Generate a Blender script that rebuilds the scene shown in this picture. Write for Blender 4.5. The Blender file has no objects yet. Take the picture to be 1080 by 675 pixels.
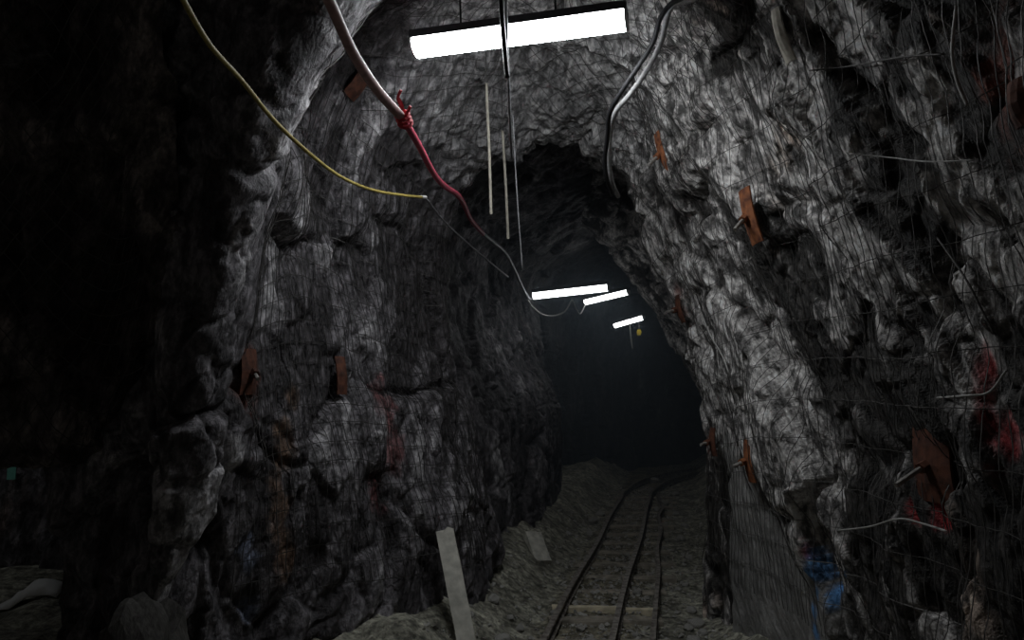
import bpy, math, random
import numpy as np
from mathutils import Vector, Matrix

random.seed(7)
RNG = np.random.default_rng(7)
SC = bpy.context.scene
COL = SC.collection

# ------------------------------------------------------------------ camera, world, exposure
F = 800.0                       # focal length in pixels of the 1080 x 675 frame
CAM = (0.0, 0.0, 1.75)
PITCH = math.atan(72.5 / F)
cam_data = bpy.data.cameras.new('camera')
cam_data.sensor_width = 36.0
cam_data.lens = F / 1080.0 * 36.0
cam_data.clip_start = 0.05
cam = bpy.data.objects.new('camera', cam_data)
cam.location = CAM
cam.rotation_euler = (math.pi / 2 + PITCH, 0, 0)
COL.objects.link(cam)
SC.camera = cam

world = bpy.data.worlds.new('mine_fill_light')
SC.world = world
world.use_nodes = True
bg = world.node_tree.nodes['Background']
bg.inputs['Color'].default_value = (1.0, 0.95, 0.9, 1)
bg.inputs['Strength'].default_value = 0.03  # weak fill light added through the open end behind the camera

SC.view_settings.view_transform = 'Standard'
SC.view_settings.look = 'None'
SC.view_settings.gamma = 1.0
SC.view_settings.use_curve_mapping = False
SC.view_settings.exposure = 0.35

HAZE = 0.032           # scatter density of the damp air beyond the arch
NEAR_LAMP = 33.0      # radiance of the near diffuser
FAR_LAMP = 5.0        # radiance of the dusty far tubes


def P(px, py, Y):
    """world point seen at pixel (px, py) of the photograph that lies Y metres ahead"""
    u = (px - 540.0) / F
    v = (337.5 - py) / F
    dy = math.cos(PITCH) - v * math.sin(PITCH)
    dz = math.sin(PITCH) + v * math.cos(PITCH)
    t = Y / dy
    return Vector((u * t, Y, CAM[2] + dz * t))


def proj(V):
    """world points (..., 3) -> px, py"""
    y = V[..., 1]
    z = V[..., 2] - CAM[2]
    fw = y * math.cos(PITCH) + z * math.sin(PITCH)
    up = -y * math.sin(PITCH) + z * math.cos(PITCH)
    fw = np.where(fw < 0.05, 0.05, fw)
    return 540 + F * V[..., 0] / fw, 337.5 - F * up / fw


# ------------------------------------------------------------------ noise in numpy
def _hash(ix, iy, iz, seed):
    h = (ix.astype(np.int64) * 374761393 + iy.astype(np.int64) * 668265263 + iz.astype(np.int64) * 2147483647 + seed * 974634777) & 0xffffffff
    h = ((h ^ (h >> 13)) * 1274126177) & 0xffffffff
    h = ((h ^ (h >> 16)) * 2246822519) & 0xffffffff
    return (h ^ (h >> 15)) & 0xffffffff


def vnoise(p, seed=0):
    """gradient noise, about -1..1"""
    i = np.floor(p)
    f = p - i
    i = i.astype(np.int64)
    w = f * f * f * (f * (f * 6 - 15) + 10)
    out = 0.0
    for dx in (0, 1):
        wx = w[..., 0] if dx else 1 - w[..., 0]
        for dy in (0, 1):
            wy = w[..., 1] if dy else 1 - w[..., 1]
            for dz in (0, 1):
                wz = w[..., 2] if dz else 1 - w[..., 2]
                h = _hash(i[..., 0] + dx, i[..., 1] + dy, i[..., 2] + dz, seed)
                gx = (h & 1023) / 511.5 - 1
                gy = ((h >> 10) & 1023) / 511.5 - 1
                gz = ((h >> 20) & 1023) / 511.5 - 1
                out = out + wx * wy * wz * (gx * (f[..., 0] - dx) + gy * (f[..., 1] - dy) + gz * (f[..., 2] - dz))
    return out * 1.25


def fbm(p, octv=4, seed=0, gain=0.5):
    a, s, o = 1.0, 0.0, 0.0
    for k in range(octv):
        o = o + a * vnoise(p * (2.03 ** k) + 17.3 * k, seed + k)
        s += a
        a *= gain
    return o / s


def facets(p, seed=0):
    """cellular noise whose cells are tilted flat chips: (height, F2-F1, random id)"""
    i = np.floor(p).astype(np.int64)
    shp = p.shape[:-1]
    f1 = np.full(shp, 9.0, np.float32)
    f2 = np.full(shp, 9.0, np.float32)
    hh = np.zeros(shp, np.float32)
    idr = np.zeros(shp, np.float32)
    for dx in (-1, 0, 1):
        for dy in (-1, 0, 1):
            for dz in (-1, 0, 1):
                cx, cy, cz = i[..., 0] + dx, i[..., 1] + dy, i[..., 2] + dz
                h = _hash(cx, cy, cz, seed)
                ox = p[..., 0] - (cx + (h & 255) / 255.0)
                oy = p[..., 1] - (cy + ((h >> 8) & 255) / 255.0)
                oz = p[..., 2] - (cz + ((h >> 16) & 255) / 255.0)
                d = np.sqrt(ox * ox + oy * oy + oz * oz).astype(np.float32)
                g = (h * 2654435761) & 0xffffffff
                gx = (g & 255) / 127.5 - 1
                gy = ((g >> 8) & 255) / 127.5 - 1
                gz = ((g >> 16) & 255) / 127.5 - 1
                r = ((g >> 24) & 255) / 255.0
                val = (r - 0.5) * 0.9 + 0.55 * (gx * ox + gy * oy + gz * oz)
                near = d < f1
                f2 = np.where(near, f1, np.minimum(f2, d))
                hh = np.where(near, val, hh)
                idr = np.where(near, r, idr)
                f1 = np.where(near, d, f1)
    return hh, f2 - f1, idr


def sstep(a, b, x):
    t = np.clip((x - a) / (b - a), 0, 1)
    return t * t * (3 - 2 * t)


# ------------------------------------------------------------------ object helpers
def tag(o, label=None, cat=None, group=None, kind=None):
    if label: o['label'] = label
    if cat: o['category'] = cat
    if group: o['group'] = group
    if kind: o['kind'] = kind
    return o


def empty(name, loc=(0, 0, 0)):
    o = bpy.data.objects.new(name, None)
    o.location = loc
    o.empty_display_size = 0.1
    COL.objects.link(o)
    return o


def mesh_obj(name, verts, faces, mat, parent=None, smooth=False, local=True):
    """one mesh object; verts in world space, stored relative to the parent when there is one"""
    me = bpy.data.meshes.new(name)
    off = Vector((0, 0, 0))
    if parent is not None:
        q = parent
        while q is not None:
            off += q.location
            q = q.parent
    else:
        vs = np.array([tuple(v) for v in verts])
        off = Vector(((vs[:, 0].min() + vs[:, 0].max()) / 2, (vs[:, 1].min() + vs[:, 1].max()) / 2, vs[:, 2].min()))
    me.from_pydata([tuple(Vector(v) - off) for v in verts], [], faces)
    me.materials.append(mat)
    if smooth:
        me.polygons.foreach_set('use_smooth', [True] * len(me.polygons))
    me.update()
    o = bpy.data.objects.new(name, me)
    COL.objects.link(o)
    if parent is not None:
        o.parent = parent
    else:
        o.location = off
    return o


class MB:
    """collects shapes, world space"""
    def __init__(self):
        self.v, self.f = [], []

    def add(self, vs, fs):
        b = len(self.v)
        self.v += [Vector(v) for v in vs]
        self.f += [tuple(b + i for i in f) for f in fs]
        return self

    def box(self, c, ax, ay, az):
        """box with centre c and half-axis vectors"""
        c, ax, ay, az = Vector(c), Vector(ax), Vector(ay), Vector(az)
        vs = [c + sx * ax + sy * ay + sz * az for sz in (-1, 1) for sy in (-1, 1) for sx in (-1, 1)]
        return self.add(vs, [(0, 2, 3, 1), (4, 5, 7, 6), (0, 1, 5, 4), (2, 6, 7, 3), (0, 4, 6, 2), (1, 3, 7, 5)])

    def tube(self, pts, r, sides=6, caps=True):
        pts = [Vector(p) for p in pts]
        n = len(pts)
        rr = r if isinstance(r, (list, tuple)) else [r] * n
        b = len(self.v)
        up = None
        for k, p in enumerate(pts):
            t = (pts[min(k + 1, n - 1)] - pts[max(k - 1, 0)])
            t = t.normalized() if t.length > 1e-9 else Vector((0, 0, 1))
            if up is None:
                up = t.orthogonal().normalized()
            else:
                up = (up - t * up.dot(t))
                up = up.normalized() if up.length > 1e-6 else t.orthogonal().normalized()
            s = t.cross(up)
            for j in range(sides):
                a = 2 * math.pi * j / sides
                self.v.append(p + rr[k] * (math.cos(a) * up + math.sin(a) * s))
        for k in range(n - 1):
            for j in range(sides):
                j2 = (j + 1) % sides
                self.f.append((b + k * sides + j, b + k * sides + j2, b + (k + 1) * sides + j2, b + (k + 1) * sides + j))
        if caps:
            self.f.append(tuple(b + j for j in reversed(range(sides))))
            self.f.append(tuple(b + (n - 1) * sides + j for j in range(sides)))
        return self

    def prism(self, prof, path, ups=None):
        """sweep a closed (side, up) profile along a path that stays level"""
        n, m = len(path), len(prof)
        b = len(self.v)
        path = [Vector(p) for p in path]
        for k, p in enumerate(path):
            t = (path[min(k + 1, n - 1)] - path[max(k - 1, 0)]).normalized()
            s = t.cross(Vector((0, 0, 1))).normalized()
            u = s.cross(t)
            for (a, c) in prof:
                self.v.append(p + a * s + c * u)
        for k in range(n - 1):
            for j in range(m):
                j2 = (j + 1) % m
                self.f.append((b + k * m + j, b + k * m + j2, b + (k + 1) * m + j2, b + (k + 1) * m + j))
        self.f.append(tuple(b + j for j in reversed(range(m))))
        self.f.append(tuple(b + (n - 1) * m + j for j in range(m)))
        return self

    def build(self, name, mat, parent=None, smooth=False):
        return mesh_obj(name, self.v, self.f, mat, parent, smooth)


def smooth_path(pts, n=12):
    """Catmull-Rom through the points"""
    p = [Vector(q) for q in pts]
    p = [2 * p[0] - p[1]] + p + [2 * p[-1] - p[-2]]
    out = []
    for k in range(1, len(p) - 2):
        for j in range(n):
            t = j / n
            a, b, c, d = p[k - 1], p[k], p[k + 1], p[k + 2]
            out.append(0.5 * ((2 * b) + (c - a) * t + (2 * a - 5 * b + 4 * c - d) * t * t + (3 * b - a - 3 * c + d) * t ** 3))
    out.append(p[-2])
    return out


# ------------------------------------------------------------------ materials
def new_mat(name):
    m = bpy.data.materials.new(name)
    m.use_nodes = True
    nt = m.node_tree
    b = nt.nodes['Principled BSDF']
    return m, nt, b


def simple_mat(name, col, rough=0.7, metal=0.0, var=0.25, scale=30.0, bump=0.2, col2=None, spec=0.3):
    m, nt, b = new_mat(name)
    tc = nt.nodes.new('ShaderNodeTexCoord')
    no = nt.nodes.new('ShaderNodeTexNoise')
    no.inputs['Scale'].default_value = scale
    no.inputs['Detail'].default_value = 5
    nt.links.new(tc.outputs['Object'], no.inputs['Vector'])
    mx = nt.nodes.new('ShaderNodeMix')
    mx.data_type = 'RGBA'
    c2 = col2 or tuple(c * (1 - var) for c in col)
    mx.inputs['A'].default_value = (*col, 1)
    mx.inputs['B'].default_value = (*c2, 1)
    rmp = nt.nodes.new('ShaderNodeMapRange')
    rmp.inputs['From Min'].default_value = 0.35
    rmp.inputs['From Max'].default_value = 0.65
    nt.links.new(no.outputs['Fac'], rmp.inputs['Value'])
    nt.links.new(rmp.outputs['Result'], mx.inputs['Factor'])
    nt.links.new(mx.outputs['Result'], b.inputs['Base Color'])
    b.inputs['Roughness'].default_value = rough
    b.inputs['Metallic'].default_value = metal
    b.inputs['Specular IOR Level'].default_value = spec
    if bump:
        bp = nt.nodes.new('ShaderNodeBump')
        bp.inputs['Strength'].default_value = bump
        bp.inputs['Distance'].default_value = 0.01
        nt.links.new(no.outputs['Fac'], bp.inputs['Height'])
        nt.links.new(bp.outputs['Normal'], b.inputs['Normal'])
    return m


def emit_mat(name, col, strength):
    m, nt, b = new_mat(name)
    b.inputs['Base Color'].default_value = (0.8, 0.8, 0.8, 1)
    b.inputs['Emission Color'].default_value = (*col, 1)
    b.inputs['Emission Strength'].default_value = strength
    return m


def rock_mat(name, dirn=(0, 0, -1), stretch=0.25, bump=0.8, rough=0.62, spec=0.35, contrast=1.0):
    """albedo from the 'rock' colour attribute (mineral colour, paint); flecks and fine relief, drawn out along the strata, from nodes"""
    m, nt, b = new_mat(name)
    at = nt.nodes.new('ShaderNodeAttribute')
    at.attribute_name = 'rock'
    tc = nt.nodes.new('ShaderNodeTexCoord')
    d = Vector(dirn).normalized()
    e1 = d.cross(Vector((0, 1, .2))).normalized()
    e2 = d.cross(e1)
    cmb = nt.nodes.new('ShaderNodeCombineXYZ')
    for k, (ax, sc_) in enumerate(((e1, 1.0), (e2, 1.0), (d, stretch))):
        dt = nt.nodes.new('ShaderNodeVectorMath')
        dt.operation = 'DOT_PRODUCT'
        nt.links.new(tc.outputs['Object'], dt.inputs[0])
        dt.inputs[1].default_value = tuple(ax * sc_)
        nt.links.new(dt.outputs['Value'], cmb.inputs[k])

    def noise(scale, detail, rgh, dist=0.0):
        n = nt.nodes.new('ShaderNodeTexNoise')
        n.inputs['Scale'].default_value = scale
        n.inputs['Detail'].default_value = detail
        n.inputs['Roughness'].default_value = rgh
        n.inputs['Distortion'].default_value = dist
        nt.links.new(cmb.outputs['Vector'], n.inputs['Vector'])
        return n

    def remap(sock, a0, a1, b0, b1):
        r = nt.nodes.new('ShaderNodeMapRange')
        for nm, vv in (('From Min', a0), ('From Max', a1), ('To Min', b0), ('To Max', b1)):
            r.inputs[nm].default_value = vv
        nt.links.new(sock, r.inputs['Value'])
        return r.outputs['Result']

    def math_(op, x, y):
        n = nt.nodes.new('ShaderNodeMath')
        n.operation = op
        nt.links.new(x, n.inputs[0])
        nt.links.new(y, n.inputs[1])
        return n.outputs[0]
    n1 = noise(14, 8, .68, .2)
    n2 = noise(38, 4, .6, .1)
    vo = nt.nodes.new('ShaderNodeTexVoronoi')
    vo.feature = 'DISTANCE_TO_EDGE'
    vo.inputs['Scale'].default_value = 13
    nt.links.new(cmb.outputs['Vector'], vo.inputs['Vector'])
    c = contrast
    f1 = remap(n1.outputs['Fac'], .41, .60, 1 - .80 * c, 1 + .62 * c)
    f2 = remap(n2.outputs['Fac'], .40, .60, 1 - .35 * c, 1 + .35 * c)
    f3 = remap(vo.outputs['Distance'], .0, .03, 1 - .10 * c, 1.0)
    f = math_('MULTIPLY', math_('MULTIPLY', f1, f2), f3)
    mxf = nt.nodes.new('ShaderNodeMix')          # attribute alpha: how fractured the surface is
    mxf.inputs['A'].default_value = 1.0
    nt.links.new(at.outputs['Alpha'], mxf.inputs['Factor'])
    nt.links.new(f, mxf.inputs['B'])
    f = mxf.outputs['Result']
    vm = nt.nodes.new('ShaderNodeVectorMath')
    vm.operation = 'SCALE'
    nt.links.new(at.outputs['Color'], vm.inputs[0])
    nt.links.new(f, vm.inputs['Scale'])
    mn = nt.nodes.new('ShaderNodeVectorMath')
    mn.operation = 'MINIMUM'
    mn.inputs[1].default_value = (.8, .8, .8)
    nt.links.new(vm.outputs['Vector'], mn.inputs[0])
    nt.links.new(mn.outputs['Vector'], b.inputs['Base Color'])
    h = math_('ADD', math_('ADD', n1.outputs['Fac'], remap(n2.outputs['Fac'], 0, 1, 0, .45)), remap(vo.outputs['Distance'], 0, .12, 0, .10))
    bp = nt.nodes.new('ShaderNodeBump')
    bp.inputs['Strength'].default_value = bump
    bp.inputs['Distance'].default_value = 0.05
    nt.links.new(h, bp.inputs['Height'])
    nt.links.new(bp.outputs['Normal'], b.inputs['Normal'])
    b.inputs['Roughness'].default_value = rough
    b.inputs['Specular IOR Level'].default_value = spec
    return m


M_ROCK = rock_mat('fractured_rock', (.2, -.46, -.86), .42)
M_ROCKL = rock_mat('dull_rock', (-.12, -.2, -.97), .55, contrast=.78)
M_FLOOR = rock_mat('trodden_muck', (0, 0, -1), 1.0, .6, .75, .25, .7)

# ------------------------------------------------------------------ rock sheets
AX = 0.221        # the drift runs 0.221 m to the right for each metre ahead


def sec(Y, pts):
    return [(l + AX * Y, Y, z) for (l, z) in pts]


def bend(ox, oy, deg, pts):
    a = math.radians(deg)
    return [(ox + (l + 0.7) * math.cos(a), oy - (l + 0.7) * math.sin(a), z) for (l, z) in pts]


# left half: foot -> crown ; right half: crown -> foot
SEC_L = {
    4.5: [(-2.0, -.3), (-2.05, .8), (-2.2, 1.7), (-2.3, 2.8), (-2.05, 3.8), (-1.0, 4.5)],
    5.3: [(-1.55, -.3), (-1.7, .7), (-1.9, 1.6), (-2.1, 2.6), (-2.0, 3.5), (-1.2, 4.4)],
    6.3: [(-1.4, -.3), (-1.55, .6), (-1.75, 1.5), (-1.95, 2.5), (-1.85, 3.35), (-1.2, 3.85)],
    7.2: [(-1.6, -.3), (-1.8, .6), (-2.1, 1.5), (-2.4, 2.6), (-2.3, 3.8), (-1.1, 4.6)],
    9.0: [(-1.5, -.3), (-1.65, .6), (-1.8, 1.5), (-2.25, 2.5), (-2.4, 3.5), (-1.0, 4.3)],
    10.8: [(-1.6, -.3), (-1.68, .6), (-1.72, 1.5), (-2.1, 2.5), (-2.3, 3.4), (-1.4, 4.05)],
    12.5: [(-2.1, -.3), (-2.25, .6), (-2.3, 1.5), (-2.3, 2.5), (-2.1, 3.6), (-.8, 4.4)],
}
SEC_R = {
    -2.5: [(-.6, 4.9), (.9, 4.5), (1.5, 3.5), (1.7, 2.4), (1.7, 1.5), (1.7, -.3)],
    0.0: [(-.6, 4.9), (.9, 4.5), (1.5, 3.5), (1.7, 2.4), (1.7, 1.5), (1.7, -.3)],
    2.0: [(-.7, 4.85), (.6, 4.4), (1.05, 3.4), (1.25, 2.4), (1.3, 1.5), (1.3, -.3)],
    3.0: [(-.8, 4.8), (.35, 4.35), (.75, 3.4), (.95, 2.4), (1.0, 1.5), (1.05, -.3)],
    3.7: [(-.9, 4.7), (.1, 4.25), (.5, 3.3), (.72, 2.4), (.8, 1.5), (.85, -.3)],
    4.5: [(-1.0, 4.5), (-.2, 4.1), (.2, 3.3), (.42, 2.4), (.56, 1.5), (.74, -.3)],
    5.3: [(-1.2, 4.4), (-.38, 4.0), (.0, 3.15), (.22, 2.3), (.34, 1.4), (.36, -.3)],
    6.3: [(-1.2, 3.85), (-.48, 3.65), (-.12, 2.9), (.08, 2.1), (.17, 1.3), (.20, -.3)],
    7.2: [(-1.1, 4.6), (-.2, 4.2), (.3, 3.2), (.5, 2.2), (.55, 1.2), (.55, -.3)],
    9.0: [(-1.0, 4.3), (-.2, 4.0), (.2, 3.0), (.4, 2.2), (.5, 1.2), (.5, -.3)],
    10.8: [(-1.4, 4.05), (-.9, 3.65), (-.4, 2.9), (.1, 2.2), (.4, 1.2), (.5, -.3)],
    12.5: [(-.8, 4.4), (.1, 4.0), (.5, 3.0), (.6, 2.2), (.6, 1.2), (.6, -.3)],
}
BENDS = [(2.62, 14.0, 20), (3.45, 15.3, 33), (4.5, 16.4, 45), (6.8, 18.4, 50), (9.1, 20.3, 50)]

left_cols = [
    [(-2.5, 6.3, -.3), (-2.5, 6.3, .8), (-2.5, 6.3, 1.6), (-2.5, 6.3, 2.4), (-2.5, 6.3, 3.4), (-2.4, 6.3, 4.6)],
    [(-2.5, 5.2, -.3), (-2.5, 5.2, .8), (-2.5, 5.2, 1.6), (-2.5, 5.2, 2.4), (-2.5, 5.2, 3.4), (-2.4, 5.0, 4.6)],
    [(-2.32, 4.05, -.3), (-2.36, 4.05, .8), (-2.42, 4.05, 1.6), (-2.4, 4.0, 2.4), (-2.4, 3.9, 3.4), (-2.3, 3.4, 4.6)],
    [(-1.95, 3.85, -.3), (-1.95, 3.85, .8), (-1.9, 3.8, 1.5), (-1.85, 3.7, 2.4), (-1.7, 3.6, 3.3), (-1.2, 3.3, 4.7)],
    [(-1.68, 3.75, -.3), (-1.62, 3.7, .8), (-1.5, 3.65, 1.5), (-1.32, 3.6, 2.4), (-1.02, 3.55, 3.3), (-.08, 3.7, 4.7)],
] + [sec(y, SEC_L[y]) for y in sorted(SEC_L)] + [bend(*b, SEC_L[12.5]) for b in BENDS]
right_cols = [sec(y, SEC_R[y]) for y in sorted(SEC_R)] + [bend(*b, SEC_R[12.5]) for b in BENDS]


def cr(A, counts):
    """Catmull-Rom along axis 0 with the given number of steps per span"""
    A = np.asarray(A, float)
    E = np.concatenate([2 * A[:1] - A[1:2], A, 2 * A[-1:] - A[-2:-1]], 0)
    out = []
    for k, n in enumerate(counts):
        t = (np.arange(n) / n).reshape([-1] + [1] * (A.ndim - 1))
        a, b, c, d = E[k], E[k + 1], E[k + 2], E[k + 3]
        out.append(0.5 * (2 * b + (c - a) * t + (2 * a - 5 * b + 4 * c - d) * t * t + (3 * b - a - 3 * c + d) * t ** 3))
    out.append(A[-1:])
    return np.concatenate(out, 0)


def normals(V):
    du = np.gradient(V, axis=0)
    dv = np.gradient(V, axis=1)
    n = np.cross(du, dv)
    return n / np.maximum(np.linalg.norm(n, axis=-1, keepdims=True), 1e-9)


def frame_of(d):
    d = np.array(d, float)
    d /= np.linalg.norm(d)
    a = np.cross(d, (0, 1, 0.2))
    a /= np.linalg.norm(a)
    b = np.cross(d, a)
    return np.stack([a, b, d], 0)


STRATA_R = frame_of((.2, -.46, -.86))
STRATA_L = frame_of((-.12, -.2, -.97))


def rock_displace(V, style):
    """height of the rock above the smooth sheet, and mineral colour"""
    B = STRATA_R if style == 'right' else STRATA_L
    st = np.array([1.0, 1.0, 0.42]) if style == 'right' else np.array([1.0, 1.0, 0.5])
    warp = np.stack([fbm(V * 1.3 + 5.1, 3, 11), fbm(V * 1.3 + 9.7, 3, 12), fbm(V * 1.3 + 2.2, 3, 13)], -1)
    Q = (V + 0.22 * warp) @ B.T * st
    h1, e1, r1 = facets(Q * 1.7, 1)
    h2, e2, r2 = facets(Q * 4.2 + 3.3, 2)
    h3, e3, r3 = facets(Q * 11.0 + 7.7, 3)
    h4, e4, r4 = facets(((V + 0.08 * warp) @ B.T) * np.array([9.0, 9.0, 2.2]) + 1.9, 4)
    big = fbm(V * 0.8, 3, 5)
    if style == 'right':
        amp = (0.10, 0.17, 0.075, 0.030)
    else:
        amp = (0.10, 0.13, 0.050, 0.018)
    D = amp[0] * big + amp[1] * .85 * h1 + amp[2] * .9 * h2 + amp[3] * h3 + amp[3] * 1.5 * h4
    D -= 0.05 * (1 - sstep(0.0, 0.10, e1)) + 0.02 * (1 - sstep(0, 0.10, e2))
    foot = foot2 = None
    if style == 'right':
        # smooth sprayed footing at the wall's base
        edge = 1.02 + 0.62 * (V[..., 1] - 4.6) + 0.10 * fbm(V * 4, 2, 33)
        foot = sstep(0.05, -0.05, V[..., 2] - edge) * sstep(3.95, 4.15, V[..., 1] + .1 * big) * sstep(5.55, 5.35, V[..., 1])
        foot2 = sstep(1.35, 1.15, V[..., 2] + .15 * big) * sstep(5.4, 5.55, V[..., 1]) * sstep(6.9, 6.6, V[..., 1])
        D = D * (1 - .5 * foot2)
        D = D * (1 - .82 * foot) + foot * (0.02 + .03 * fbm(V * 3, 3, 34))
    # mineral colour: bands along the strata, chips of their own shade
    s1 = fbm((V + 0.15 * warp) @ B.T * np.array([3.2, 3.2, 0.7]), 4, 31)
    s2 = fbm((V + 0.05 * warp) @ B.T * np.array([11.0, 11.0, 1.8]), 3, 41)
    s3 = fbm(V * 0.9 + 31, 3, 51)
    return D, dict(h1=h1, r1=r1, r2=r2, r3=r3, r4=r4, e1=e1, e2=e2, s1=s1, s2=s2, s3=s3, big=big, foot=foot, foot2=foot2)


def mixc(a, b, t):
    return a * (1 - t[..., None]) + b * t[..., None]


def C(*c):
    return np.array(c, float)


def rock_colour(V, f, style):
    light, mid, dark = C(.46, .44, .425), C(.20, .19, .183), C(.040, .037, .034)
    if style == 'right':
        k = 0.5 + 1.3 * f['s1'] + 0.9 * f['s2'] + 0.55 * (f['r2'] - .5) + 0.30 * (f['r3'] - .5) + 0.40 * (f['r4'] - .5) + 0.5 * (f['r1'] - .5)
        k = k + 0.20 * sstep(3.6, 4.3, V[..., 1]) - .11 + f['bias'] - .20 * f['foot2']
        t1 = sstep(0.36, 0.48, k)
        t2 = sstep(0.56, 0.74, k)
        col = mixc(mixc(np.broadcast_to(dark, V.shape), mid, t1), light, t2)
    else:
        k = 0.45 + 0.7 * f['s1'] + 0.45 * f['s2'] + 0.30 * (f['r2'] - .5) + 0.15 * (f['r3'] - .5) + 0.30 * (f['r4'] - .5) + 0.3 * (f['r1'] - .5)
        k = k + f['bias'] - .14 * sstep(5.2, 6.0, V[..., 1]) - .04  # rock beyond the brow is darkened to paint in its shadow
        t1 = sstep(0.20, 0.42, k)
        t2 = sstep(0.55, 0.85, k)
        col = mixc(mixc(np.broadcast_to(C(.055, .050, .053), V.shape), C(.150, .140, .149), t1), C(.40, .385, .395), t2)
    # the brow over the arch is painted paler to carry the near lamp's light
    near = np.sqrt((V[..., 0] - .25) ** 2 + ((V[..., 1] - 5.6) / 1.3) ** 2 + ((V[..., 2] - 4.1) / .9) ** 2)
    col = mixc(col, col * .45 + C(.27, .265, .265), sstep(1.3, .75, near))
    # colour darkens from the bend on
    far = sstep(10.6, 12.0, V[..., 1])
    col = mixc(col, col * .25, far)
    # rusty seepage
    ru = sstep(0.30, 0.55, f['s3'] + 0.4 * f['s2'])
    col = mixc(col, col * C(1.05, .80, .62), 0.7 * ru)
    if f['foot'] is not None:
        g = (.27 + .10 * f['s1'] + .06 * f['s2'])[..., None] * C(1, .985, .95)
        col = mixc(col, g, .9 * f['foot'])
    return col


def blur(A, n=1):
    for _ in range(n):
        E = np.pad(A, 1, mode='edge')
        A = (E[:-2] + 2 * E[1:-1] + E[2:]) / 4
        A = (A[:, :-2] + 2 * A[:, 1:-1] + A[:, 2:]) / 4
    return A


def make_sheet(cols, ucounts, vcounts, style, flip=False):
    G = cr(np.array(cols), ucounts)
    G = np.swapaxes(cr(np.swapaxes(G, 0, 1), vcounts), 0, 1)
    N = normals(G)
    if flip:
        N = -N
    D, f = rock_displace(G, style)
    D = blur(D, 1) + 0.014 * f['s2']
    V = G + N * D[..., None]
    f['bias'] = np.zeros(D.shape)
    return dict(G=G, N=N, D=D, V=V, f=f, style=style)


def grid_faces(nu, nv, base=0, flip=False):
    i = np.arange(nu * nv).reshape(nu, nv) + base
    q = np.stack([i[:-1, :-1], i[1:, :-1], i[1:, 1:], i[:-1, 1:]], -1).reshape(-1, 4)
    return q[:, ::-1] if flip else q


def grids_obj(name, parts, mat, smooth=False):
    """parts: (V, colour, flip) grids joined into one mesh"""
    vs, cs, fs, al, b = [], [], [], [], 0
    for V, c, fl, *more in parts:
        nu, nv = V.shape[:2]
        vs.append(V.reshape(-1, 3))
        cs.append(c.reshape(-1, 3))
        al.append(more[0].ravel() if more else np.ones(nu * nv))
        fs.append(grid_faces(nu, nv, b, fl))
        b += nu * nv
    vs, cs, fs, al = np.concatenate(vs), np.concatenate(cs), np.concatenate(fs), np.concatenate(al)
    me = bpy.data.meshes.new(name)
    me.vertices.add(len(vs))
    me.vertices.foreach_set('co', vs.astype(np.float32).ravel())
    me.loops.add(fs.size)
    me.loops.foreach_set('vertex_index', fs.astype(np.int32).ravel())
    me.polygons.add(len(fs))
    me.polygons.foreach_set('loop_start', np.arange(0, fs.size, 4, dtype=np.int32))
    me.polygons.foreach_set('loop_total', np.full(len(fs), 4, np.int32))
    me.polygons.foreach_set('use_smooth', np.full(len(fs), smooth))
    me.update(calc_edges=True)
    me.validate()
    ca = me.color_attributes.new('rock', 'FLOAT_COLOR', 'POINT')
    ca.data.foreach_set('color', np.concatenate([np.clip(cs, 0, 1), al[:, None]], 1).astype(np.float32).ravel())
    me.materials.append(mat)
    o = bpy.data.objects.new(name, me)
    o['kind'] = 'structure'
    COL.objects.link(o)
    return o


# steps per span
U_R = [20, 28, 84, 72, 82, 82, 90, 42, 52, 52, 40, 24, 24, 22, 22, 14]
U_L = [14, 40, 36, 36, 82, 82, 90, 42, 52, 52, 40, 24, 24, 22, 22, 14]
V_R = [60, 108, 100, 94, 140]
V_L = [86, 80, 88, 78, 74]
assert len(U_R) == len(right_cols) - 1 and len(U_L) == len(left_cols) - 1
RIGHT = make_sheet(right_cols, U_R, V_R, 'right')
LEFT = make_sheet(left_cols, U_L, V_L, 'left')
for S, (a, b) in ((RIGHT, (1.0, 1.5)), (LEFT, (-1.0, 1.5))):
    pass


def orient(S, inside):
    d = np.einsum('ijk,ijk->ij', np.array(inside) - S['G'], S['N'])
    if np.median(d) < 0:
        S['N'] = -S['N']
        S['V'] = S['G'] + S['N'] * S['D'][..., None]


orient(RIGHT, (0.3, 4.5, 2.0))
orient(LEFT, (0.3, 4.5, 2.0))


# close the seam along the crown from the corner onwards
kk = 40
i0 = sum(U_L[:4])
dl = RIGHT['V'][sum(U_R[:4]):, 0] - LEFT['V'][i0:, -1]
ramp = np.linspace(0, 1, kk) ** 2
LEFT['V'][i0:, -kk:] += dl[:, None, :] * ramp[None, :, None]

def surf(S, px, py, reach=7.0):
    """the sheet's point and normal that the camera sees at a pixel"""
    V = S['V']
    x, y = proj(V)
    d2 = (x - px) ** 2 + (y - py) ** 2
    depth = V[..., 1]
    ok = (d2 < reach * reach) & (depth > 0.5)
    if not ok.any():
        k = np.argmin(np.where(depth > 0.5, d2, 1e9))
    else:
        dm = depth[ok].min()
        k = np.argmin(np.where(ok & (depth < dm + 0.25), d2, 1e9))
    i, j = np.unravel_index(k, d2.shape)
    return Vector(V[i, j]), Vector(S['N'][i, j])


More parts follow.
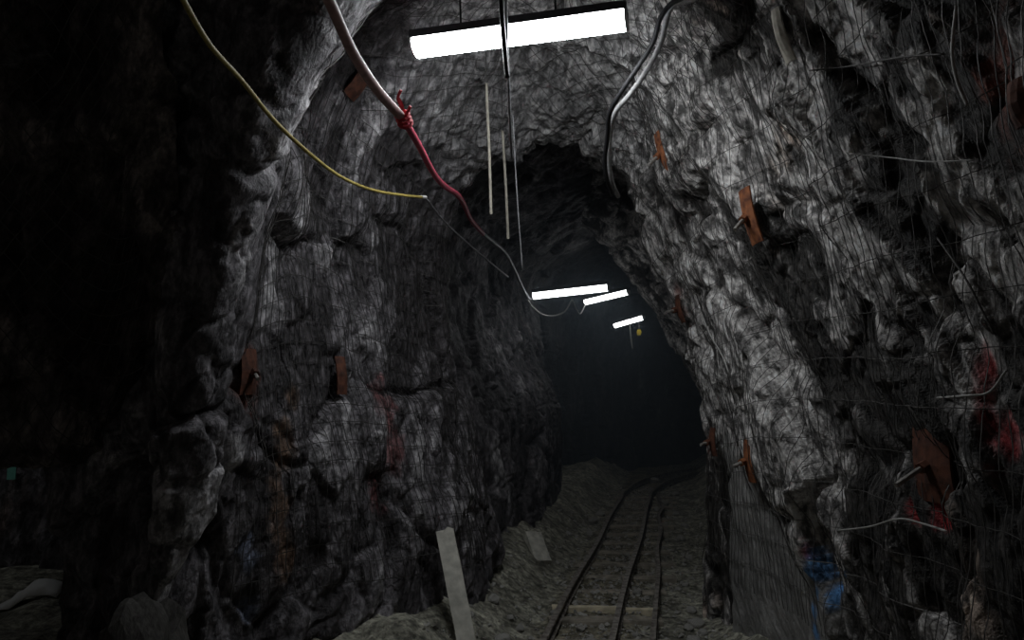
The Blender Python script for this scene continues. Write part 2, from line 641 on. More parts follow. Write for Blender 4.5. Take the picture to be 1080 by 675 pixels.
def mineral_or_shading(S, px, py, rad, amount, tall=1.0, seed=0):
    """a body of paler (+) or darker (-) mineral in the rock"""
    pt, n = surf(S, px, py)
    d = S['V'] - np.array(pt)
    d = np.sqrt(d[..., 0] ** 2 + d[..., 1] ** 2 + (d[..., 2] / tall) ** 2)
    near = d < rad * 2.2
    w = np.zeros(d.shape)
    rag = fbm(S['V'][near] * 3.5 + seed, 3, 170 + seed)
    w[near] = sstep(1.15, 0.85, d[near] / rad + .8 * rag)
    S['f']['bias'] += amount * w


for k, (px, py, r, a, tl) in enumerate((
        (1035, 255, .20, .55, 1.8), (1005, 225, .16, .45, 1.6), (965, 110, .15, .4, 1.8), (912, 60, .12, .35, 1.5), (845, 110, .14, .3, 2.0), (700, 90, .30, .6, 1.5), (690, 40, .3, .6, 1.5), (735, 190, .14, .4, 2.0), (720, 250, .25, .3, 2.2),  # the two largest pale bodies paint in the near lamp's light
        (790, 400, .26, .35, 1.8), (850, 480, .24, .45, 1.8), (840, 380, .2, .3, 1.8), (1040, 400, .10, .4, 2.2), (880, 330, .12, .25, 1.5), (760, 130, .18, .3, 2),
        (970, 30, .22, -.6, 1.0), (1060, 80, .20, -.8, 1.8), (945, 205, .16, -.7, 1.2), (885, 105, .13, -.7, 1.3), (835, 330, .09, -.7, 1.2), (925, 420, .16, -.5, 1.6), (920, 555, .2, -.7, 1.6),
        (990, 560, .2, -.5, 1.5), (985, 250, .09, -.7, 1.6), (960, 320, .12, -.5, 1.0), (770, 60, .10, -.5, 1.2), (760, 295, .09, -.5, 1.0), (690, 200, .10, -.3, 1.5), (1040, 620, .2, -.3, 1.5))):
    mineral_or_shading(RIGHT, px, py, r, a, tl, k)
for k, (px, py, r, a, tl) in enumerate((
        (320, 110, .13, .40, 1.6), (300, 250, .18, .40, 1.6), (285, 330, .12, .40, 1.5), (345, 270, .09, .3, 1.5), (370, 360, .24, .22, 1.6), (400, 110, .14, .3, 1.5), (290, 440, .12, .2, 1.8),
        (215, 520, .14, .15, 1.3), (410, 165, .16, -.6, .8), (370, 70, .12, -.6, 1.5), (350, 150, .1, -.4, 1.5), (255, 430, .12, -.6, 1.5), (450, 300, .3, -.25, 1.5), (340, 520, .1, -.4, .6), (540, 400, .28, .35, 2.0),  # dark body below the hose knot and the broad one paint in shade
        (475, 580, .1, -.4, 1.5), (430, 620, .12, -.4, 1.6), (530, 500, .2, .3, 2.0))):
    mineral_or_shading(LEFT, px, py, r, a, tl, 40 + k)
for S in (RIGHT, LEFT):
    S['c'] = rock_colour(S['V'], S['f'], S['style'])

# --- rock overhang across the mouth of the side drift, and the roof on that side
brow_cols = []
for X, lip in ((-7.5, 1.3), (-5.0, 1.32), (-3.6, 1.4), (-2.9, 1.42), (-2.45, 1.42), (-2.05, 1.5), (-1.6, 2.2)):
    back = 0.0 if X < -2 else -0.06
    brow_cols.append([(X, 4.9, lip + .5), (X, 4.2 + back, lip + .12), (X, 3.78 + back, lip - .02), (X, 3.66 + back, lip + .35), (X, 3.58 + back, 2.5 if lip < 2 else 2.9),
                      (X, 3.5 + back, 3.5), (X, 3.2, 4.6), (X, 1.0, 4.9), (X, -2.5, 4.9)])
BROW = make_sheet(brow_cols, [12, 24, 24, 24, 22, 22], [16, 16, 16, 30, 36, 40, 24, 10], 'left')
orient(BROW, (-2.0, 1.0, 2.0))
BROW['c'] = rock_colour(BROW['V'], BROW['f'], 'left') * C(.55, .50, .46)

# --- back of the side drift
drift_cols = []
for X, Y in ((-8.5, 3.0), (-7.2, 5.4), (-5.6, 5.9), (-4.2, 6.0), (-3.0, 6.0), (-2.2, 6.3)):
    drift_cols.append([(X, Y, -.3), (X - .05, Y + .15, .8), (X, Y + .2, 1.8), (X, Y - .2, 2.7), (X, Y - 1.4, 3.2), (X, 3.4, 3.3)])
DRIFT = make_sheet(drift_cols, [16, 30, 50, 40, 20], [40, 40, 30, 20, 20], 'left')
orient(DRIFT, (-4.0, 4.0, 1.2))
DRIFT['c'] = rock_colour(DRIFT['V'], DRIFT['f'], 'left')

# ceiling gap between the crown of the corner and the brow roof
crown = [(-.9 + AX * 3.7 - .0, 3.7, 4.7), (-.8 + AX * 3.0, 3.0, 4.8), (-.7 + AX * 2, 2.0, 4.85), (-.6, 0, 4.9), (-.6 - AX * 2.5, -2.5, 4.9)]
roof_cols = [[(c[0] * (1 - t) + (-1.7) * t, c[1], c[2] - .05 * t) for t in (0, .5, 1.0)] for c in crown]
ROOF = make_sheet(roof_cols, [20, 20, 20, 20], [16, 16], 'left')
orient(ROOF, (0, 2, 1))
ROOF['c'] = rock_colour(ROOF['V'], ROOF['f'], 'left')


def paint(S, px, py, colour, rad, stren=0.8, seed=0, streak=1.0):
    """spray paint or rust on the rock: a ragged spot about the vertex that the photograph shows at (px, py)"""
    pt, n = surf(S, px, py)
    d = S['V'] - np.array(pt)
    d = np.sqrt(d[..., 0] ** 2 + d[..., 1] ** 2 + (d[..., 2] / streak) ** 2)
    near = d < rad * 2.5
    w = np.zeros(d.shape)
    rag = fbm(S['V'][near] * 9.0 + seed, 4, 70 + seed)
    w[near] = stren * sstep(1.0, 0.35, d[near] / rad + 1.1 * rag)
    S['c'] = mixc(S['c'], np.array(colour, float), w)


# --- paint and rust stains on the rock
BLUE, RED = (.13, .32, .64), (.30, .02, .025)
for (px, py, r) in ((858, 588, .05), (864, 604, .05), (876, 600, .04), (862, 625, .05), (886, 622, .05), (858, 645, .05), (876, 630, .05), (860, 664, .045), (852, 605, .04), (890, 606, .03)):
    paint(RIGHT, px, py, BLUE, r, .95, 3, 1.5)
for (px, py, r) in ((1035, 395, .05), (1040, 425, .06), (1052, 460, .07), (1070, 470, .05), (968, 540, .05), (1004, 545, .04), (850, 578, .04), (988, 528, .06)):
    paint(RIGHT, px, py, RED, r, .75, 5, 2.2)
for (px, py, r) in ((715, 330, .14), (748, 470, .10), (1065, 70, .20)):
    paint(RIGHT, px, py, (.14, .035, .02), r, .8, 8, 1.6)
for (px, py, r) in ((405, 430, .14), (412, 470, .12), (395, 520, .10)):
    paint(LEFT, px, py, (.16, .045, .045), r, .75, 9, 2.0)
for (px, py, r) in ((300, 470, .09), (296, 530, .10), (300, 580, .10), (308, 420, .07)):
    paint(LEFT, px, py, (.20, .12, .075), r, .7, 10, 2.4)
for (px, py, r) in ((262, 395, .13), (250, 420, .12)):
    paint(LEFT, px, py, (.12, .035, .02), r, .8, 12, 1.6)
for (px, py, r) in ((258, 572, .08), (262, 590, .06), (262, 640, .07)):
    paint(LEFT, px, py, (.28, .32, .44), r, .7, 14, 1.3)


# --- objects of the shell
vr = np.cumsum([0] + V_R)
vl = np.cumsum([0] + V_L)
kR, kL = vr[1], vl[4]        # spring lines
fr = lambda S: not (np.einsum('ijk,ijk->ij', normals(S['V']), S['N']).mean() > 0)
fR, fL, fB, fD, fO = fr(RIGHT), fr(LEFT), fr(BROW), fr(DRIFT), fr(ROOF)
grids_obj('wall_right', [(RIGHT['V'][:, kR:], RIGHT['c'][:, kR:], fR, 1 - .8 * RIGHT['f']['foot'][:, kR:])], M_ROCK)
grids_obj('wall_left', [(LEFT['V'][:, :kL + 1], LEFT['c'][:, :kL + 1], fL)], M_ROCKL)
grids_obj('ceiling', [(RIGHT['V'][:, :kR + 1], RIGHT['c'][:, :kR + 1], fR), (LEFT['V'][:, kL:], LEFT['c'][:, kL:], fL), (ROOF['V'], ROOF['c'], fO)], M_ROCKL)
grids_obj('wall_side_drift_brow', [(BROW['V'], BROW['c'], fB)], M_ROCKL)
grids_obj('wall_side_drift_back', [(DRIFT['V'], DRIFT['c'], fD)], M_ROCKL)


# ------------------------------------------------------------------ floor
def floor_height(X, Y):
    L = X - AX * Y
    p = np.stack([X, Y, X * 0], -1)
    z = 0.05 * fbm(p * 1.1, 3, 61) + 0.028 * fbm(p * 5.5, 3, 62) + 0.012 * fbm(p * 22, 2, 64)
    # muck heaped along both walls, a hollow along the track
    bl = sstep(-1.05, -1.75, L) * sstep(3.5, 4.6, Y)
    z = z + (0.34 + 0.14 * fbm(p * 2.0, 2, 63)) * bl
    z = z + 0.22 * sstep(0.12, 0.65, L) * sstep(3, 4.5, Y) * (1 + .4 * fbm(p * 3, 2, 65))
    z = z + 0.012 * sstep(0.42, 0.30, np.abs(L + 0.70))
    return z


def floor_grid(xs, ys):
    X, Y = np.meshgrid(xs, ys, indexing='ij')
    Z = floor_height(X, Y)
    V = np.stack([X, Y, Z], -1)
    k = 0.5 + 0.8 * fbm(V * 3.0, 4, 66) + 0.5 * fbm(V * 14, 3, 67)
    c = mixc(np.broadcast_to(C(.155, .15, .12), V.shape), C(.38, .37, .30), sstep(.2, .8, k))
    L = X - AX * Y
    wet = sstep(.45, .3, np.abs(L + .70))
    c = mixc(c, c * C(.66, .62, .56), wet)
    return V, c


FV, FC = floor_grid(np.concatenate([np.linspace(-8.5, -2.6, 60)[:-1], np.linspace(-2.6, 4.6, 260), np.linspace(4.6, 11, 60)[1:]]),
                    np.concatenate([np.linspace(-2.5, 3.5, 50)[:-1], np.linspace(3.5, 9, 240)[:-1], np.linspace(9, 17, 220)[:-1], np.linspace(17, 21, 40)]))
fl = normals(FV)[..., 2].mean() < 0
grids_obj('floor', [(FV, FC, fl)], M_FLOOR)


def ground(X, Y):
    return float(floor_height(np.array([[X]]), np.array([[Y]]))[0, 0])



# ------------------------------------------------------------------ lamps
M_DIFF = emit_mat('lit_diffuser', (.93, .97, 1.0), NEAR_LAMP)
M_TUBE = emit_mat('lit_far_tube', (.93, .97, 1.0), FAR_LAMP)
M_HOUSING = simple_mat('lamp_housing', (.10, .105, .115), .5, 0, .3)
M_ENDCAP = simple_mat('lamp_end_cap', (.65, .66, .66), .5, 0, .1)


root_housing = {}


def lamp(a, b, w, h, mat, label):
    """fluorescent batten from a to b: housing above, rounded diffuser below, end caps"""
    a, b = Vector(a), Vector(b)
    root = empty('fluorescent_lamp', (a + b) / 2)
    t = (b - a).normalized()
    s = t.cross(Vector((0, 0, 1))).normalized()
    u = s.cross(t)
    m = MB()
    prof = [(math.cos(q) * w / 2, math.sin(q) * h * .75) for q in np.linspace(math.pi, 2 * math.pi, 11)]
    prof = [(-w / 2, h * .25)] + prof + [(w / 2, h * .25)]
    def ring(p):
        return [p + x * s + y * u for x, y in prof]
    n = len(prof)
    A, B = ring(a + t * .010), ring(b - t * .010)
    m.add(A + B, [(j, (j + 1) % n, n + (j + 1) % n, n + j) for j in range(n)] + [tuple(range(n)), tuple(range(2 * n - 1, n - 1, -1))])
    m.build('diffuser', mat, root, smooth=False)
    hb = MB()
    hb.box((a + b) / 2 + u * (h * .25 + .022), t * ((b - a).length / 2), s * (w * .54), u * .022)
    hb.box((a + b) / 2 + u * (h * .25 + .05), t * ((b - a).length / 2 * .9), s * (w * .2), u * .012)
    root_housing[label] = hb.build('housing', M_HOUSING, root)
    for p, sg in ((a, 1), (b, -1)):
        e = MB()
        q = [p + x * 1.04 * s + y * 1.04 * u for x, y in prof]
        q2 = [v + t * sg * .012 for v in q]
        e.add(q + q2, [(j, (j + 1) % n, n + (j + 1) % n, n + j) for j in range(n)] + [tuple(range(n)), tuple(range(2 * n - 1, n - 1, -1))])
        e.build('end_cap', M_ENDCAP, root)
    tag(root, label, 'lamp', 'fluorescent lamps hung along the drift')
    return root


LAMP1 = lamp(P(437, 50, 4.15), P(662, 20, 3.85), .16, .075, M_DIFF, 'large bright fluorescent lamp hung nearest, under the rock brow')
LAMP2 = lamp(P(562, 311, 9.7), P(642, 302, 9.3), .085, .08, M_TUBE, 'second lit fluorescent lamp, where the long hose ends')
LAMP3 = lamp(P(617, 318, 12.7), P(663, 307, 12.0), .085, .08, M_TUBE, 'third lit fluorescent lamp, behind the wavy lamp cable')
LAMP4 = lamp(P(648, 343, 14.2), P(679, 334, 13.7), .08, .075, M_TUBE, 'farthest and smallest lit fluorescent lamp, with a yellow tag hanging below')

# ------------------------------------------------------------------ hangers of the near lamp
M_WIRE = simple_mat('dull_wire', (.10, .095, .09), .6, .3, .4, 60)
M_PALEWIRE = simple_mat('pale_wire', (.42, .41, .39), .6, 0, .3, 60)
M_BLACK = simple_mat('black_cable', (.022, .022, .024), .45, 0, .2, 60)
M_GREYCABLE = simple_mat('grey_cable', (.30, .30, .31), .5, 0, .3, 50)
M_GREYCABLE2 = simple_mat('dusty_grey_cable', (.42, .42, .42), .75, 0, .35, 50)
M_YELLOW = simple_mat('yellow_cable', (.46, .36, .10), .55, 0, .35, 40)
M_PINK = simple_mat('dusty_hose', (.50, .31, .30), .55, 0, .3, 30)
M_RED = simple_mat('red_hose', (.60, .09, .14), .5, 0, .35, 40)
M_REDTAPE = simple_mat('red_ribbon', (.70, .06, .08), .6, 0, .2, 40)
M_ROD = simple_mat('pale_rod', (.40, .37, .31), .7, 0, .3, 30)
M_RUST = simple_mat('rusty_steel', (.30, .11, .045), .8, .1, .6, 22, .6, (.10, .035, .02))
M_DARKRUST = simple_mat('dark_rusty_steel', (.13, .05, .03), .8, .1, .6, 22, .6, (.05, .022, .016))
M_STEEL = simple_mat('bolt_steel', (.42, .40, .37), .5, .4, .4, 40)
M_RAIL = simple_mat('rail_steel', (.30, .275, .24), .45, .3, .5, 18, .4, (.07, .05, .04))
M_SLEEPER = simple_mat('muddy_sleeper', (.36, .325, .265), .85, 0, .5, 12, .5)
M_PALESLEEPER = simple_mat('bare_wood_sleeper', (.70, .62, .45), .8, 0, .35, 14, .5)
M_PLANK = simple_mat('weathered_plank', (.62, .60, .53), .85, 0, .35, 14, .6)
M_SLAB = simple_mat('pale_slab', (.60, .58, .51), .85, 0, .35, 16, .6)
M_STONE = simple_mat('grey_stone', (.40, .39, .36), .85, 0, .45, 14, .6)
M_DARKSTONE = simple_mat('dark_stone', (.07, .066, .06), .85, 0, .45, 14, .6)

for px in (486, 586):
    yy = 50 - (px - 437) / 225.0 * 30
    d = 4.15 - (px - 437) / 225.0 * .3
    top = P(px - 3, -70, d)
    MB().tube([top, P(px, yy - 16, d - .075), P(px, yy + 6, d - .085)], .006, 5).build('hanger_wire', M_BLACK, root_housing[LAMP1['label']])


def cable(name, pts, r, mat, label, cat='cable', sides=8, n=10, group=None, parent=None):
    o = MB().tube(smooth_path(pts, n), r, sides).build(name, mat, parent, smooth=True)
    if parent is None:
        tag(o, label, cat, group)
    return o


# ------------------------------------------------------------------ hose and cables
hose = empty('hose', P(425, 125, 3.6))
cable('hose_length', [P(318, -60, 2.25), P(347, 0, 2.6), P(372, 55, 2.95), P(398, 95, 3.3), P(425, 125, 3.6)], .023, M_PINK, None, parent=hose)
cable('red_length', [P(425, 125, 3.6), P(441, 152, 4.0), P(458, 184, 4.6), P(470, 197, 5.0), P(482, 205, 5.3), P(489, 215, 5.7), P(497, 232, 6.3), P(510, 247, 7.0)], .019, M_RED, None, parent=hose)
cable('grey_length', [P(510, 247, 7.0), P(524, 258, 7.7), P(534, 268, 8.2), P(543, 285, 8.8), P(551, 303, 9.3), P(558, 315, 9.65), P(565, 312, 9.7)], .019, M_GREYCABLE, None, parent=hose)
rb = MB()
c0 = P(426, 126, 3.59)
for k in range(3):
    ring = [c0 + Vector((.032 * math.cos(a) + .008 * (k - 1), -.005 + .02 * math.sin(a), .03 * math.sin(a) + .02 * (1 - k))) for a in np.linspace(0, 2 * math.pi, 13)]
    rb.tube(ring, .009, 5, False)
rb.tube(smooth_path([c0, P(423, 110, 3.55), P(420, 103, 3.55), P(423, 95, 3.53)], 6), [.011] * 12 + [.008] * 7, 5)
rb.tube(smooth_path([c0, P(430, 118, 3.55), P(433, 112, 3.53)], 6), .008, 5)
rb.build('ribbon_knot', M_REDTAPE, hose)
tag(hose, 'thick hose sagging from the upper left, dusty pink turning red below a ribbon knot', 'hose')

yc = empty('yellow_cable', P(330, 165, 3.6))
cable('sheath', [P(170, -45, 1.9), P(195, 3, 2.15), P(222, 48, 2.45), P(255, 85, 2.8), P(290, 128, 3.2), P(330, 165, 3.6), P(362, 188, 4.0), P(395, 201, 4.4), P(425, 206, 4.75), P(445, 208, 4.95)], .0095, M_YELLOW, None, parent=yc)
MB().tube([P(443, 208, 4.94), P(449, 208, 5.0)], .012, 8).build('white_end', simple_mat('white_plastic', (.7, .7, .68), .5, 0, .1), yc)
tag(yc, 'thin yellow cable sagging across the dark rock at upper left', 'cable')

cable('thin_cable', [P(449, 209, 5.0), P(470, 235, 5.8), P(495, 258, 6.8), P(515, 275, 7.8), P(536, 292, 8.8)], .008, M_GREYCABLE, 'thin grey cable running on from the tip of the yellow cable')

cable('power_cable', [P(752, -22, 3.95), P(733, -2, 4.05), P(712, 4, 4.1), P(704, 16, 4.15), P(697, 45, 4.2), P(681, 76, 4.25), P(664, 100, 4.35), P(650, 117, 4.5), P(644, 138, 4.7), P(642, 165, 4.9), P(645, 190, 5.1), P(652, 207, 5.3)], .017, M_GREYCABLE2,
      'grey cable looping down the upper right wall beside a black one', group='power cables at upper right')
cable('power_cable', [P(742, -26, 3.9), P(722, -4, 4.0), P(708, 4, 4.05), P(696, 20, 4.1), P(688, 46, 4.15), P(669, 76, 4.2), P(652, 102, 4.3), P(643, 120, 4.45), P(641, 142, 4.65), P(638, 168, 4.85), P(640, 188, 5.0), P(646, 204, 5.2)], .015, M_BLACK,
      'black cable looping down the upper right wall against a grey one', group='power cables at upper right')

cable('drop_cable', [P(527, -60, 3.5), P(529, 10, 3.52), P(533, 60, 3.55), P(535, 82, 3.55)], .012, M_BLACK, 'thick black cable hanging straight down across the nearest lamp', group='cables hanging before the nearest lamp')
cable('drop_cable', [P(533, -60, 3.6), P(534, 20, 3.62), P(536, 80, 3.65), P(538, 130, 3.68), P(540, 168, 3.7)], .0075, M_GREYCABLE, 'thin grey cable hanging lower than the black cable beside it', group='cables hanging before the nearest lamp')
cable('hanging_wire', [P(541, 120, 5.2), P(545, 200, 5.25), P(551, 284, 5.3)], .004, M_GREYCABLE, 'faint thin wire reaching lowest of those hanging in the arch')
for a, b, Y, lab in (((513, 88), (518, 226), 5.15, 'pale thin rod hanging in the arch, the left one of two'), ((530, 138), (536, 252), 5.5, 'pale thin rod hanging lower in the arch, the right one of two')):
    root = empty('hanging_rod', P(*a, Y))
    MB().tube([P(*a, Y), P((a[0] + b[0]) / 2 + .5, (a[1] + b[1]) / 2, Y), P(*b, Y)], .010, 7).build('rod', M_ROD, root)
    MB().tube([P(a[0] - 1, a[1] - 75, Y + .05), P(a[0], a[1] + 5, Y)], .0035, 5).build('tie_wire', M_WIRE, root)
    tag(root, lab, 'rod', 'rods hanging in the arch')

cable('lamp_cable', [P(556, 316, 9.6), P(563, 325, 9.7), P(573, 332, 9.8), P(585, 333, 10.2), P(596, 328, 10.6), P(602, 318, 11.0), P(604, 317, 11.1), P(608, 326, 11.5), P(612, 331, 11.8), P(616, 324, 12.3), P(618, 319, 12.7)], .011, M_PALEWIRE, 'pale cable in waves between the second and the third lamp')
cable('pull_cord', [P(664, 341, 13.9), P(665, 352, 13.9), P(667, 368, 13.9)], .013, M_PALEWIRE, None, parent=LAMP4)
tg = empty('tag', P(674, 350, 13.85))
M_TAGY = simple_mat('yellow_tag', (.95, .70, .05), .6, 0, .15)
MB().tube([P(674, 338, 13.8), P(674, 347, 13.85)], .006, 5).build('string', M_PALEWIRE, tg)
tp = [(-.03, .04), (-.045, .0), (-.03, -.06), (.03, -.06), (.045, .0), (.03, .04)]
q = P(674, 350, 13.85)
MB().add([q + Vector((x, -.006, z)) for x, z in tp] + [q + Vector((x, .006, z)) for x, z in tp],
         [tuple(range(6)), tuple(range(11, 5, -1))] + [(j, 6 + j, 6 + (j + 1) % 6, (j + 1) % 6) for j in range(6)]).build('card', M_TAGY, tg)
MB().tube([P(674, 352, 13.85), P(674.5, 366, 13.85)], .006, 5).build('tail', M_WIRE, tg)
tag(tg, 'small yellow tag hanging under the farthest lamp', 'tag')


# ------------------------------------------------------------------ rock bolts
def bolt(S, px, py, along, size, rod, mat, label, proud=.035):
    """square steel plate held on the rock by a bolt: plate > dome, nut, rod"""
    p, n = surf(S, px, py)
    i = np.argmin(((S['V'] - np.array(p)) ** 2).sum(-1))
    i, j = np.unravel_index(i, S['V'].shape[:2])
    n = Vector(S['N'][max(i - 10, 0):i + 10, max(j - 10, 0):j + 10].mean((0, 1))).normalized()
    D = S['D'][max(i - 6, 0):i + 7, max(j - 6, 0):j + 7]
    p = Vector(S['G'][i, j]) + n * (float(D.max()) * .6 + float(D.mean()) * .4 + proud * .6)
    p = P(px, py, p.y - .05)
    q = P(px + along[0], py + along[1], p.y) - P(px, py, p.y)
    a = (q - n * q.dot(n)).normalized()
    s = n.cross(a)
    root = empty('rock_bolt', p)
    m = MB()
    la, ws = size[0] / 2, size[1] / 2
    k = 5
    vs, fs = [], []
    for layer in (0, 1):
        for ia in range(k):
            for js in range(k):
                x, y = (ia / (k - 1) * 2 - 1), (js / (k - 1) * 2 - 1)
                dome = .022 * max(0, 1 - (x * x + y * y) * 1.1) - .012 * (x * y) ** 2
                vs.append(p + a * la * x + s * ws * y + n * (dome + .009 * layer))
    idx = lambda l, i_, j_: l * k * k + i_ * k + j_
    for i_ in range(k - 1):
        for j_ in range(k - 1):
            fs.append((idx(1, i_, j_), idx(1, i_ + 1, j_), idx(1, i_ + 1, j_ + 1), idx(1, i_, j_ + 1)))
            fs.append((idx(0, i_, j_), idx(0, i_, j_ + 1), idx(0, i_ + 1, j_ + 1), idx(0, i_ + 1, j_)))
    for i_ in range(k - 1):
        for e in (0, k - 1):
            fs.append((idx(0, i_, e), idx(0, i_ + 1, e), idx(1, i_ + 1, e), idx(1, i_, e)))
            fs.append((idx(0, e, i_), idx(0, e, i_ + 1), idx(1, e, i_ + 1), idx(1, e, i_)))
    m.add(vs, fs).build('plate', mat, root)
    if rod:
        e = p + n * .03
        tip = P(px + rod[0], py + rod[1], e.y - .06)
        d = (tip - e).normalized()
        rodo = MB().tube([e, tip], .011, 8).build('rod', M_STEEL, root)
        MB().tube([e, e + d * .035], .024, 6).build('nut', mat, rodo)
    return tag(root, label, 'rock bolt', 'rock bolts with steel plates')


bolt(RIGHT, 699, 162, (22, 45), (.30, .13), (-15, 12), M_RUST, 'orange rusty bolt plate at the shoulder of the arch, under the looping cables')
bolt(RIGHT, 791, 228, (24, 60), (.32, .13), (-16, 14), M_RUST, 'long orange rusty bolt plate high on the right wall')
bolt(RIGHT, 717, 326, (8, 40), (.22, .10), (-14, 3), M_DARKRUST, 'dark red rusty bolt plate on the rim halfway up the arch')
bolt(RIGHT, 790, 486, (6, 40), (.26, .10), (-17, 6), M_RUST, 'orange rusty bolt plate low on the right wall, above the grey footing')
bolt(RIGHT, 752, 466, (6, 40), (.20, .09), (-13, 3), M_DARKRUST, 'dark rusty bolt plate low beside the rail track')
bolt(RIGHT, 984, 490, (20, 40), (.30, .24), (-39, 22), M_DARKRUST, 'big dark brown bolt plate with a long pale rod at lower right')
bolt(RIGHT, 1076, 108, (5, 40), (.14, .08), None, M_DARKRUST, 'dark rusty bolt plate without rod in the upper right corner')
bolt(RIGHT, 825, 38, (12, 60), (.26, .07), None, M_ROD, 'narrow tan steel plate without rod high on the right wall', .0)
bolt(LEFT, 360, 396, (-4, 40), (.24, .085), None, M_DARKRUST, 'narrow brown steel plate upright in the middle of the left wall')
bolt(LEFT, 262, 392, (6, 40), (.24, .16), (10, 8), M_DARKRUST, 'rusty bolt plate on the dark corner of the left rock pillar')
bolt(LEFT, 378, 88, (20, -30), (.22, .12), None, M_DARKRUST, 'brown plate tucked under the hose at the top of the left wall')


# ------------------------------------------------------------------ wire mesh on the rock
def dilate(A, n):
    for _ in range(n):
        E = np.pad(A, 1, mode='edge')
        A = np.max(np.stack([E[:-2, 1:-1], E[2:, 1:-1], E[1:-1, :-2], E[1:-1, 2:], A]), 0)
    return A


def bil(A, u, v):
    u = np.clip(u, 0, A.shape[0] - 1.001)
    v = np.clip(v, 0, A.shape[1] - 1.001)
    i, j = u.astype(int), v.astype(int)
    a, b = u - i, v - j
    if A.ndim == 3:
        a, b = a[..., None], b[..., None]
    return A[i, j] * (1 - a) * (1 - b) + A[i + 1, j] * a * (1 - b) + A[i, j + 1] * (1 - a) * b + A[i + 1, j + 1] * a * b


def net(S, u0, u1, v0, v1, su, sv, r, mat, label, diamond=False, seed=0, gap=.012):
    """wire mesh hung over a stretch of a rock sheet: wires every su metres along it, sv metres up it"""
    top = blur(dilate(S['D'], 4), 5) + gap
    top = np.maximum(blur(S['D'], 3) + gap, top * .75 + blur(S['D'], 8) * .25)
    G = S['G']
    um, vm = (u0 + u1) // 2, (v0 + v1) // 2
    au = np.concatenate([[0], np.cumsum(np.linalg.norm(np.diff(G[u0:u1 + 1, vm], axis=0), axis=-1))])
    av = np.concatenate([[0], np.cumsum(np.linalg.norm(np.diff(G[um, v0:v1 + 1], axis=0), axis=-1))])
    tou = lambda s: u0 + np.interp(s, au, np.arange(len(au)))
    tov = lambda s: v0 + np.interp(s, av, np.arange(len(av)))
    LU, LV = au[-1], av[-1]
    m = MB()

    def wire(ss, tt):
        k = np.stack([ss, tt, ss * 0 + seed], -1)
        ss = ss + .045 * fbm(k * 1.3, 2, 81 + seed) + .008 * fbm(k * 9, 1, 83)
        tt = tt + .045 * fbm(k * 1.3, 2, 82 + seed) + .008 * fbm(k * 9, 1, 84)
        u, v = tou(ss), tov(tt)
        p = bil(G, u, v) + bil(S['N'], u, v) * bil(top, u, v)[..., None]
        m.tube([Vector(q) for q in p], r, 3, False)
    if diamond:
        for sg in (1, -1):
            for o in np.arange(-LV, LU + LV, su):
                tt = np.arange(0, LV, .05)
                ss = o + sg * tt * su / sv
                ok = (ss >= 0) & (ss <= LU)
                if ok.sum() > 2:
                    wire(ss[ok], tt[ok])
    else:
        for o in np.arange(0, LU, su):
            tt = np.arange(0, LV, .05)
            wire(tt * 0 + o, tt)
        for o in np.arange(0, LV, sv):
            ss = np.arange(0, LU, .05)
            wire(ss, ss * 0 + o)
    o = m.build('wire_mesh', mat)
    return tag(o, label, 'wire mesh', 'wire mesh sheets on the rock')


cu = np.cumsum([0] + U_R)
cl = np.cumsum([0] + U_L)
net(RIGHT, cu[2], cu[7] - 4, kR + 10, vr[5] - 55, .055, .21, .0024, M_WIRE, 'dark wire mesh hanging over the right rock wall', seed=1)
net(RIGHT, cu[4], cu[7] - 8, 6, kR + 75, .14, .17, .0024, M_WIRE, 'diamond wire mesh around the upper right shoulder of the arch', True, seed=2)
net(LEFT, cl[4] + 34, cl[7] - 6, 70, vl[4] - 8, .055, .12, .0028, M_WIRE, 'fine wire mesh stretched over the left rock wall', seed=3)
net(LEFT, cl[4] + 14, cl[7] - 8, vl[4] - 6, vl[5] - 4, .14, .16, .0024, M_WIRE, 'diamond wire mesh on the roof behind the nearest lamp', True, seed=4)
bv = np.cumsum([0, 16, 16, 16, 30, 36, 40, 24, 10])
net(BROW, 14, 120, bv[2], bv[6] - 6, .13, .16, .0028, M_WIRE, 'diamond wire mesh on the black rock face at upper left', True, seed=5)


# loose wires dangling on the right wall
def loose(S, pts, r, mat, label):
    out = []
    for (x, y) in pts:
        p, n = surf(S, x, y)
        out.append(p + n * .045)
    return cable('loose_wire', out, r, mat, label, 'wire', 5, 8, 'loose wires on the right wall')


loose(RIGHT, [(1020, 2), (1016, 50), (1022, 85), (1035, 110)], .006, M_PALEWIRE, 'pale kinked wire trailing down near the upper right corner')
loose(RIGHT, [(862, 72), (905, 68), (960, 58), (1010, 54)], .004, M_WIRE, 'dark wire strung level across the top of the right wall')
loose(RIGHT, [(905, 160), (945, 165), (990, 168), (1040, 168)], .0028, M_PALEWIRE, 'pale wire strung level below the dark one at upper right')
loose(RIGHT, [(893, 560), (925, 556), (960, 548), (985, 552), (1010, 560)], .0045, M_PALEWIRE, 'pale wire curving under the big dark bolt plate')
loose(RIGHT, [(1000, 420), (1030, 417), (1055, 412), (1076, 390)], .0045, M_PALEWIRE, 'pale wire bent upward beside the red paint at right')
loose(RIGHT, [(745, 330), (756, 352), (768, 372), (776, 392)], .005, M_PALEWIRE, 'pale wire slanting down the middle of the right wall')
loose(RIGHT, [(1000, 250), (1030, 290), (1050, 330), (1062, 352)], .004, M_WIRE, 'dark wire hanging in a curve over the pale slab at right')

